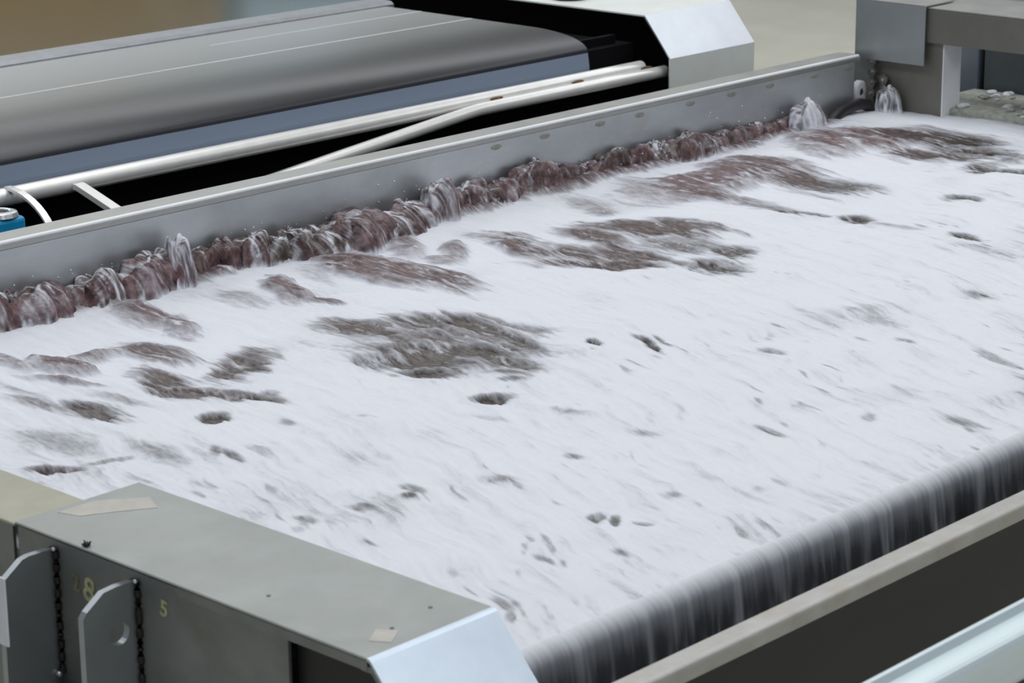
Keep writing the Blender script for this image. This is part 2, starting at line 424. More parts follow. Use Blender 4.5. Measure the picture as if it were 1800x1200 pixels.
# dark front panel (faces left), plate flange under the top edge
pan = box('front_panel', (2.372, 2.378), (2.72, 3.43), (-0.95, 0.088), M['steel_dark'], hs)
box('flange', (2.363, 2.368), (2.53, 2.98), (0.078, 0.0945), M['steel_dark'], hs)
bm = bmesh.new()                                     # dark recess behind the nose
bm.free(); extrude_x('recessed_panel', [(2.72, 0.085), (2.53, 0.085), (2.43, -0.025), (2.43, -0.9), (2.72, -0.9)], 2.392, 2.396, M['gutter_steel'], hs)
extrude_x('nose_flange', sheet_outline([(2.545, 0.086), (2.518, 0.086), (2.408, -0.028), (2.392, -0.05), (2.390, -0.5)], 0.010), 2.364, 2.369, M['steel_dark'], hs)
box('side_panel', (2.368, 2.374), (3.44, 3.75), (-0.95, 0.092), M['steel_dark'], hs)

def lug(y0, th, hole, slope=0.0):
    xs, zt, zb = 2.372, 0.074, -0.33
    out = [(xs, zt), (2.316, zt), (2.302, zt - 0.003), (2.266, 0.046), (2.258, 0.036), (2.257, zb), (xs, zb)]
    bm = bmesh.new()
    if not hole:
        f = bm.faces.new([bm.verts.new((x, y0, z)) for x, z in out])
    else:
        cx, cz, r = 2.330, -0.010, 0.021
        n = 24
        inn = [bm.verts.new((cx + r * math.cos(2 * math.pi * k / n), y0, cz + r * math.sin(2 * math.pi * k / n))) for k in range(n)]
        # outline resampled by angle, so that the ring of quads stays simple
        def hit(a):
            best = None
            dx, dz = math.cos(a), math.sin(a)
            for (x1, z1), (x2, z2) in zip(out, out[1:] + out[:1]):
                ex, ez = x2 - x1, z2 - z1
                den = dx * ez - dz * ex
                if abs(den) < 1e-9: continue
                t = ((x1 - cx) * ez - (z1 - cz) * ex) / den
                u = ((x1 - cx) * dz - (z1 - cz) * dx) / den
                if t > 0 and -1e-6 <= u <= 1 + 1e-6 and (best is None or t < best): best = t
            return cx + dx * best, cz + dz * best
        angs = [2 * math.pi * k / n for k in range(n)]
        ou = [list(hit(a)) for a in angs]
        for x, z in out:                              # snap the nearest sample to each true corner
            k = min(range(n), key=lambda i: abs((math.atan2(z - cz, x - cx) - angs[i] + math.pi) % (2 * math.pi) - math.pi))
            ou[k] = [x, z]
        ouv = [bm.verts.new((x, y0, z)) for x, z in ou]
        for k in range(n):
            bm.faces.new((inn[k], inn[(k + 1) % n], ouv[(k + 1) % n], ouv[k]))
    r_ = bmesh.ops.extrude_face_region(bm, geom=bm.faces[:])
    bmesh.ops.translate(bm, vec=(0, th, 0), verts=[v for v in r_['geom'] if isinstance(v, bmesh.types.BMVert)])
    l = finish('lifting_lug', bm, M['lug'], hs)
    # weld bead along the joint and a bright weld blob
    for yy in (y0 - 0.004,):
        path = [(2.370, yy + rnd.uniform(-.001, .001), 0.070 - 0.012 * k) for k in range(20)]
        tube('weld_bead', path, [0.0068 + rnd.uniform(-0.0007, 0.0008) for _ in path], M['bead'], l, 8)
    bm = bmesh.new(); bmesh.ops.create_icosphere(bm, subdivisions=2, radius=0.0045)
    bmesh.ops.translate(bm, vec=(2.366, y0 - 0.004, 0.074), verts=bm.verts)
    finish('weld_blob', bm, M['weld'], l, smooth=True)
    return l
M['lug'] = metal('lug', (0.40, 0.43, 0.45), 0.42, 0.85, (1, 1, 1), 10, 0.06)
l1 = lug(3.323, 0.014, False); l1['label'] = 'solid lug plate with clipped corner'
l2 = lug(3.098, 0.014, True); l2['label'] = 'lug plate with a round eye'
bm = bmesh.new(); bmesh.ops.create_icosphere(bm, subdivisions=2, radius=0.006)
bmesh.ops.translate(bm, vec=(2.360, 3.318, -0.158), verts=bm.verts); finish('weld_blob', bm, M['weld'], l1, smooth=True)
# rusty round stub under the left lug
bm = bmesh.new(); add_tube(bm, [(2.372, 3.30, -0.215), (2.30, 3.30, -0.215)], 0.042, 20); bevel(bm, 0.004, 1, [e for e in bm.edges if e.calc_length() < 0.02])
finish('round_boss', bm, M['steel_dark'], hs)
path = [(2.300, 3.30 + 0.05 * math.cos(a), -0.215 + 0.05 * math.sin(a)) for a in [math.radians(20 + 13 * k) for k in range(13)]]
tube('rusty_collar', path, [0.006 + rnd.uniform(-.0015, .0015) for _ in path], M['rust'], hs, 8)
# chalk-yellow hand-painted marks
def mark(txt, y, z, size, mat, tilt=0):
    fc = bpy.data.curves.new('paint_mark', 'FONT'); fc.body = txt; fc.size = size; fc.extrude = 0.0004; fc.offset = 0.0012
    fc.align_x = 'CENTER'; fc.align_y = 'CENTER'
    o = bpy.data.objects.new('paint_mark', fc); C.objects.link(o); fc.materials.append(mat)
    R_ = Matrix(((0, 0, -1), (-1, 0, 0), (0, 1, 0))) @ Matrix.Rotation(math.radians(tilt), 3, 'Z')
    bpy.context.view_layer.update()
    me = bpy.data.meshes.new_from_object(o); bpy.data.objects.remove(o)
    me.transform(Matrix.Translation(Vector((2.3712, y, z)) - ORIGIN[pan.name]) @ R_.to_4x4())
    link('paint_mark', me, mat, pan)
mark('8', 3.232, 0.018, 0.062, M['yellow_mark'], -12)
mark('2', 3.268, 0.022, 0.045, M['yellow_faint'], 0)
mark('5', 3.028, 0.040, 0.040, M['yellow_mark'], -6)
# small dark screws on the top plate
for x, y in ((2.43, 2.83), (2.57, 2.60), (2.47, 2.585)):
    bm = bmesh.new(); bmesh.ops.create_cone(bm, cap_ends=True, segments=10, radius1=0.004, radius2=0.003, depth=0.002)
    bmesh.ops.translate(bm, vec=(x, y, ZT + 0.001), verts=bm.verts); finish('screw', bm, M['steel_dark'], hs)
# spider-like burr of dirt on the edge
bm = bmesh.new()
for a in range(9):
    t = a * 0.7; add_tube(bm, [(2.372, 3.232, ZT + 0.002), (2.372 + 0.008 * math.cos(t), 3.232 + 0.008 * math.sin(t), ZT + 0.002 + 0.003 * (a % 3))], 0.0016, 5)
bmesh.ops.create_icosphere(bm, subdivisions=1, radius=0.006, matrix=Matrix.Translation((2.372, 3.232, ZT + 0.002)))
finish('dirt_burr', bm, M['black_rubber'], hs)
# pale worn patches on the top plate
def patch(name, pts, z, mat, parent):
    bm = bmesh.new(); f = bm.faces.new([bm.verts.new((x, y, z)) for x, y in pts])
    r_ = bmesh.ops.extrude_face_region(bm, geom=[f]); bmesh.ops.translate(bm, vec=(0, 0, -0.0012), verts=[v for v in r_['geom'] if isinstance(v, bmesh.types.BMVert)])
    return finish(name, bm, mat, parent)
patch('tape_residue', [(2.41, 2.575), (2.45, 2.60), (2.47, 2.57), (2.43, 2.545)], ZT + 0.0006, M['residue'], hs)
patch('tape_residue', [(2.52, 3.405), (2.60, 3.345), (2.575, 3.29), (2.52, 3.325), (2.455, 3.36), (2.44, 3.405)], ZT + 0.0006, M['residue'], hs)

box('ledge_plate', (2.362, 2.520), (3.426, 4.83), (0.09, 0.096), M['steel_beige'], tank, 0.0015, 1)

# bright white panel at the far left edge
wp = empty('white_panel', (2.2, 3.24, -0.95), 'bright white panel standing at the left edge beyond the lifting lug', 'panel')
box('sheet', (2.196, 2.20), (3.226, 3.40), (-0.030, 0.094), M['white_plastic'], wp, 0.002)
box('stand', (2.1965, 2.1995), (3.30, 3.33), (-0.95, -0.028), M['steel_dark'], wp)

# ------------------------------------------------------------------ roller conveyor behind the tank
cv = empty('belt_conveyor', (5.0, 6.2, -0.95), 'wide grey belt conveyor running beside the tank behind the steel rim', 'conveyor')
crv = [(5.552 + 0.26 * (1 - math.cos(a)) , 0.196 + 0.064 * math.sin(a) ** 0.85) for a in [math.radians(90 * k / 18) for k in range(19)]]
belt = crv + [(5.90, 0.2602), (6.05, 0.2606), (6.3, 0.2612), (6.545, 0.262), (6.545, 0.235), (5.85, 0.232), (5.57, 0.19)]
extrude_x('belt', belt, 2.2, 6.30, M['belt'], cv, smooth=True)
extrude_x('belt_skirt', [(5.545, 0.105), (5.545, 0.150), (5.552, 0.196), (5.57, 0.196), (5.575, 0.105)], 2.2, 6.30, M['belt_skirt'], cv)
box('belt_stripe', (4.2, 6.30), (6.10, 6.108), (0.2599, 0.2612), M['belt_line'], cv)
box('belt_stripe', (5.3, 6.30), (6.36, 6.366), (0.261, 0.2622), M['belt_line'], cv)
extrude_x('sheet_edge', [(6.545, 0.235), (6.545, 0.266), (6.56, 0.276), (6.64, 0.28), (6.64, 0.235)], 2.2, 6.34, M['sheet_edge'], cv)
extrude_x('cover_sheet', [(6.64, 0.28), (8.3, 0.198), (8.3, 0.15), (6.64, 0.15)], 2.2, 6.34, M['sheet'], cv)
tube('side_pipe', [(2.2, 5.5, 0.121), (6.52, 5.5, 0.121)], 0.0255, M['steel_pipe'], cv, 24)
lp = [(4.2, 5.45, -0.035), (5.05, 5.45, 0.049), (5.60, 5.45, 0.1015), (5.645, 5.45, 0.1045), (5.70, 5.45, 0.105), (6.59, 5.45, 0.106)]
tube('bent_pipe', lp, 0.0205, M['steel_pipe'], cv, 24)
for x in (5.76, 6.16, 6.52):
    bm = bmesh.new(); bmesh.ops.create_uvsphere(bm, u_segments=10, v_segments=6, radius=1)
    bmesh.ops.scale(bm, vec=(0.032, 0.006, 0.006), verts=bm.verts); bmesh.ops.translate(bm, vec=(x, 5.474, 0.124), verts=bm.verts)
    finish('brown_weld', bm, M['rust'], cv, smooth=True)
# flat brackets reaching down to the tank side
def strap(name, pts, w, t, mat, parent, x):
    bm = bmesh.new(); rows = []
    for i, (y, z) in enumerate(pts):
        rows.append([bm.verts.new((x + sx * w / 2, y, z + dz)) for sx, dz in ((-1, 0), (1, 0), (1, -t), (-1, -t))])
    for a, b in zip(rows, rows[1:]):
        for k in range(4): bm.faces.new((a[k], a[(k + 1) % 4], b[(k + 1) % 4], b[k]))
    bm.faces.new(rows[0]); bm.faces.new(rows[-1][::-1])
    return finish(name, bm, mat, parent)
strap('flat_bracket', [(5.474, 0.126), (5.46, 0.126), (5.28, 0.075), (5.16, 0.040)], 0.034, 0.016, M['steel_pipe'], cv, 4.06)
cb = [(5.50 - 0.21 * math.sin(a) , 0.15 - 0.15 * (1 - math.cos(a))) for a in [math.radians(8 * k) for k in range(12)]]
strap('curved_bracket', cb, 0.022, 0.008, M['steel_pipe'], cv, 3.845)
box('end_void', (6.302, 6.55), (5.56, 8.3), (0.10, 0.20), M['black_paint_and_shadow'], cv)
box('shadow_panel', (2.2, 6.5), (5.60, 5.62), (-0.95, 0.23), M['black_paint_and_shadow'], cv)  # black sheet standing in for the deep shadow below the pipe
box('shadow_tray', (2.2, 6.55), (4.99, 5.60), (-0.42, -0.40), M['black_paint_and_shadow'], cv)  # black sheet continuing that painted shadow between pipe and rim
for x in (2.4, 6.2):
    for y in (5.7, 8.1): box('leg', (x, x + 0.08), (y, y + 0.08), (-0.95, 0.236), M['black_paint_and_shadow'], cv)

# hood over the conveyor end
hd = empty('drive_hood', (6.8, 6.4, -0.95), 'folded steel hood with bright sloped front and black inside, over conveyor end', 'hood')
Z0, Z1 = 0.158, 0.298
extrude_x('front_plate', [(5.4, -0.5), (5.4, Z0), (5.406, Z0), (5.406, -0.5)], 6.56, 7.036, M['hood_paint'], hd)
extrude_x('sloped_plate', [(5.4, Z0), (5.517, Z1), (5.521, Z1 - 0.005), (5.406, Z0)], 6.56, 7.036, M['steel_bright'], hd)
extrude_x('top_plate', [(5.517, Z1), (8.3, Z1), (8.3, Z1 - 0.005), (5.521, Z1 - 0.005)], 6.56, 7.036, M['hood_paint'], hd)
extrude_x('end_plate', [(5.406, -0.5), (5.406, Z0 - 0.002), (5.521, Z1 - 0.006), (8.3, Z1 - 0.006), (8.3, -0.5)], 7.02, 7.03, M['black_paint_and_shadow'], hd)
extrude_x('lining', [(5.4075, -0.5), (5.4075, Z0 - 0.001), (5.522, Z1 - 0.007), (8.3, Z1 - 0.007), (8.3, Z1 - 0.011), (5.525, Z1 - 0.011), (5.4115, Z0 - 0.002), (5.4115, -0.5)], 6.562, 7.02, M['black_paint_and_shadow'], hd)
for x in (6.6, 6.97):
    for y in (5.43, 8.2): box('leg', (x, x + 0.04), (y, y + 0.04), (-0.95, -0.5), M['black_paint_and_shadow'], hd)
kb = empty('black_cap', (6.67, 5.98, Z1), 'black round cap standing on top of the steel hood', 'knob')
bm = bmesh.new(); bmesh.ops.create_cone(bm, cap_ends=True, segments=28, radius1=0.062, radius2=0.066, depth=0.03, matrix=Matrix.Translation((6.69, 5.985, Z1 + 0.016))); bevel(bm, 0.003, 2, [e for e in bm.edges if abs(e.verts[0].co.z - e.verts[1].co.z) < 1e-4])
finish('base', bm, M['black_rubber'], kb)
bm = bmesh.new(); bmesh.ops.create_cone(bm, cap_ends=True, segments=24, radius1=0.04, radius2=0.035, depth=0.06, matrix=Matrix.Translation((6.69, 5.985, Z1 + 0.061))); finish('stem', bm, M['black_rubber'], kb)

# blue bearing block, far left
bb = empty('bearing_block', (3.66, 5.25, 0.03), 'bright blue block with chrome ring beside the curved bracket', 'bearing')
bm = bmesh.new(); add_box(bm, (3.56, 3.725), (5.25, 5.36), (0.0, 0.128)); bevel(bm, 0.012, 3); finish('body', bm, M['blue_paint'], bb)
bm = bmesh.new()
n = 28; ring = []
for rr, zz in ((0.026, 0.129), (0.026, 0.140), (0.032, 0.144), (0.046, 0.140), (0.050, 0.129)):
    ring.append([bm.verts.new((3.672 + rr * math.cos(2 * math.pi * k / n), 5.295 + rr * math.sin(2 * math.pi * k / n), zz)) for k in range(n)])
for A, B in zip(ring, ring[1:]):
    for k in range(n): bm.faces.new((A[k], A[(k + 1) % n], B[(k + 1) % n], B[k]))
finish('chrome_ring', bm, M['weld'], bb, smooth=True)
bm = bmesh.new(); bmesh.ops.create_cone(bm, cap_ends=True, segments=20, radius1=0.016, radius2=0.014, depth=0.012, matrix=Matrix.Translation((3.672, 5.295, 0.135))); finish('shaft_end', bm, M['black_rubber'], bb)
box('support', (3.58, 3.71), (5.26, 5.35), (-0.40, 0.001), M['black_paint_and_shadow'], bb)

# unseen ochre and pale blue blocks added further back, mirrored in the conveyor's sheets
om = empty('ochre_reflector', (8.0, 14.0, -0.95), 'unseen ochre block added beyond the conveyor for its reflection', 'reflector')
box('body', (5.2, 10.9), (13.0, 14.4), (-0.85, 1.45), M['ochre'], om, 0.03)
box('reflector_plinth', (5.3, 10.8), (13.1, 14.3), (-0.95, -0.85), M['black_paint_and_shadow'], om)
pc = empty('pale_blue_reflector', (11.6, 13.6, -0.95), 'unseen tall pale blue block added beside the ochre one for its reflection', 'cabinet')
box('body', (11.1, 12.2), (13.0, 14.2), (-0.85, 2.3), M['pale_blue'], pc, 0.02)
box('reflector_plinth', (11.15, 12.15), (13.05, 14.15), (-0.95, -0.85), M['black_paint_and_shadow'], pc)

# ------------------------------------------------------------------ cross frame at the far end
cf = empty('cross_frame', (7.0, 4.4, -0.95), 'steel cross frame with grey cover plate over the far tank corner', 'frame')
XB = 6.95
bm = bmesh.new(); add_box(bm, (XB + 0.004, XB + 0.20), (3.2, 4.625), (0.248, 0.362)); bevel(bm, 0.004, 2); finish('beam', bm, M['steel_beam'], cf)
box('beam_top', (XB + 0.002, XB + 0.32), (3.2, 4.63), (0.3625, 0.367), M['steel_rim'], cf)
cvp = box('cover_plate', (XB - 0.012, XB - 0.008), (4.608, 4.890), (0.171, 0.370), M['steel_cover'], cf)
box('cover_top', (XB - 0.012, XB + 0.16), (4.608, 4.890), (0.370, 0.374), M['steel_rim'], cf)
box('post', (XB + 0.02, XB + 0.13), (4.555, 4.80), (-0.5, 0.249), M['steel_beam'], cf, 0.003)
box('post_lit_side', (XB + 0.022, XB + 0.128), (4.551, 4.5548), (-0.5, 0.247), M['lit_white'], cf)  # white strip painting the lit side face of the post
box('corner_angle', (XB + 0.03, XB + 0.05), (4.80, 4.92), (-0.5, 0.165), M['steel_dark'], cf)
box('stand', (XB + 0.02, XB + 0.10), (3.25, 3.33), (-0.95, 0.249), M['steel_beam'], cf)
box('stand', (XB + 0.02, XB + 0.10), (4.66, 4.74), (-0.95, -0.5), M['steel_beam'], cf)

# hanging roller chain
def chain(y, x, z0, n, label, zoff=0):
    ch = empty('roller_chain', (x, y, z0), label, 'chain', None)
    p = 0.037
    for k in range(n):
        z = z0 - k * p
        bm = bmesh.new()
        th = 0.0035
        xx = x - (0.010 if k % 2 == 0 else 0.006)
        for side in (-1, 1):
            xs = x + side * (0.010 if k % 2 == 0 else 0.006)
            pts = []
            for a in range(-60, 241, 20):
                pts.append((0.0165 * math.cos(math.radians(a)), 0.0165 * math.sin(math.radians(a))))
            prof = [(c, s + 0) for c, s in pts] + [(-0.0095, -p / 2)] + [(-c, -s - p) for c, s in pts] + [(0.0095, -p / 2)]
            f0 = [bm.verts.new((xs - th / 2, y + c, z + s)) for c, s in prof]; f1 = [bm.verts.new((xs + th / 2, y + c, z + s)) for c, s in prof]
            bm.faces.new(f0); bm.faces.new(f1[::-1])
            for i in range(len(prof)): bm.faces.new((f0[i], f0[(i + 1) % len(prof)], f1[(i + 1) % len(prof)], f1[i]))
        lk = finish('link', bm, M['chain'], ch)
        tube('pin', [(x - 0.0165, y, z), (x + 0.0165, y, z)], 0.0055, M['weld'], lk, 10)
        tube('roller', [(x - 0.004, y, z), (x + 0.004, y, z)], 0.0105, M['chain'], lk, 12)
    return ch
chain(4.822, XB + 0.004, 0.165, 5, 'oily roller chain hanging under the cover plate beside the white wheel')
chain(4.775, XB + 0.008, 0.105, 3, 'short run of roller chain behind the splash at the post')
rod = empty('threaded_rod', (XB - 0.02, 4.896, 0.0), 'thin wet steel rod hanging at the end of the tank rim', 'rod')
path = [(XB - 0.02, 4.893 + 0.002 * math.sin(k * 2.1), 0.172 - 0.008 * k) for k in range(20)]
tube('shaft', path, [0.006 if k % 3 else 0.0078 for k in range(20)], M['chain'], rod, 10)
bm = bmesh.new(); bmesh.ops.create_cone(bm, cap_ends=True, segments=6, radius1=0.012, radius2=0.012, depth=0.014, matrix=Matrix.Translation((XB - 0.02, 4.893, 0.05))); finish('nut', bm, M['cab_gap'], rod)
wh = empty('idler_wheel', (XB - 0.02, 4.862, 0.05), 'small pale wheel half covered in foam beside the roller chain', 'wheel')
n = 28; bm = bmesh.new(); rings = []
for yy, rr in ((0.012, 0.010), (0.012, 0.030), (0.009, 0.035), (-0.009, 0.035), (-0.012, 0.031), (-0.012, 0.012), (-0.008, 0.010)):
    rings.append([bm.verts.new((XB - 0.02 + rr * math.cos(2 * math.pi * k / n), 4.862 + yy, 0.055 + rr * 1.15 * math.sin(2 * math.pi * k / n))) for k in range(n)])
for A, B in zip(rings, rings[1:]):
    for k in range(n): bm.faces.new((A[k], A[(k + 1) % n], B[(k + 1) % n], B[k]))
finish('rim', bm, M['foam_lump'], wh, smooth=False)
tube('axle', [(XB - 0.02, 4.85, 0.055), (XB - 0.02, 4.90, 0.055)], 0.009, M['chain'], wh, 12)
hz = tag(tube('rubber_hose', [(6.66, 4.80, -0.03), (6.70, 4.803, 0.002), (6.745, 4.806, 0.02), (6.80, 4.808, 0.028), (6.86, 4.808, 0.029), (6.905, 4.806, 0.02), (6.93, 4.80, -0.02)], 0.020, M['dark_hose'], None, 16, (6.8, 4.8, 0.0)),
         'dark rubber hose curving out of the foam below the chain', 'hose')

# foam-caked sill and cabinet beyond the far end
sl = empty('end_sill', (7.25, 4.4, -0.95), 'grey sill caked with foam scraps at the far end of the tank', 'sill')
box('slab', (7.02, 7.40), (3.6, 4.70), (-0.2, 0.022), M['sill'], sl, 0.008)
box('support', (7.10, 7.30), (3.7, 4.6), (-0.95, -0.2), M['steel_dark'], sl)
for k in range(34):
    x, y = rnd.uniform(7.03, 7.37), rnd.uniform(4.15, 4.60)
    bm = bmesh.new(); bmesh.ops.create_icosphere(bm, subdivisions=2, radius=1)
    for v in bm.verts: v.co *= 1 + 0.25 * math.sin(5 * v.co.x + 3 * v.co.y + k)
    s = rnd.uniform(0.006, 0.017); bmesh.ops.scale(bm, vec=(s * 1.5, s, s * 0.5), verts=bm.verts); bmesh.ops.translate(bm, vec=(x, y, 0.023 + s * 0.2), verts=bm.verts)
    finish('foam_scrap', bm, M['foam_lump'] if k % 3 else M['sill'], sl, smooth=True)
cb_ = empty('panel_cabinet', (7.5, 4.4, -0.95), 'blue-grey panelled cabinet seen under the beam at right edge', 'cabinet')
box('panel', (7.40, 7.44), (4.689, 5.10), (-0.5, 0.30), M['cab_blue'], cb_, 0.003)['label'] = 'blue-grey panel'
box('panel', (7.41, 7.45), (3.60, 4.668), (-0.5, 0.30), M['cab_grey'], cb_, 0.003)['label'] = 'dark grey panel'
box('gap_strip', (7.44, 7.46), (4.66, 4.70), (-0.5, 0.29), M['cab_gap'], cb_)
box('carcass', (7.46, 7.9), (3.6, 5.10), (-0.95, 0.30), M['cab_grey'], cb_)

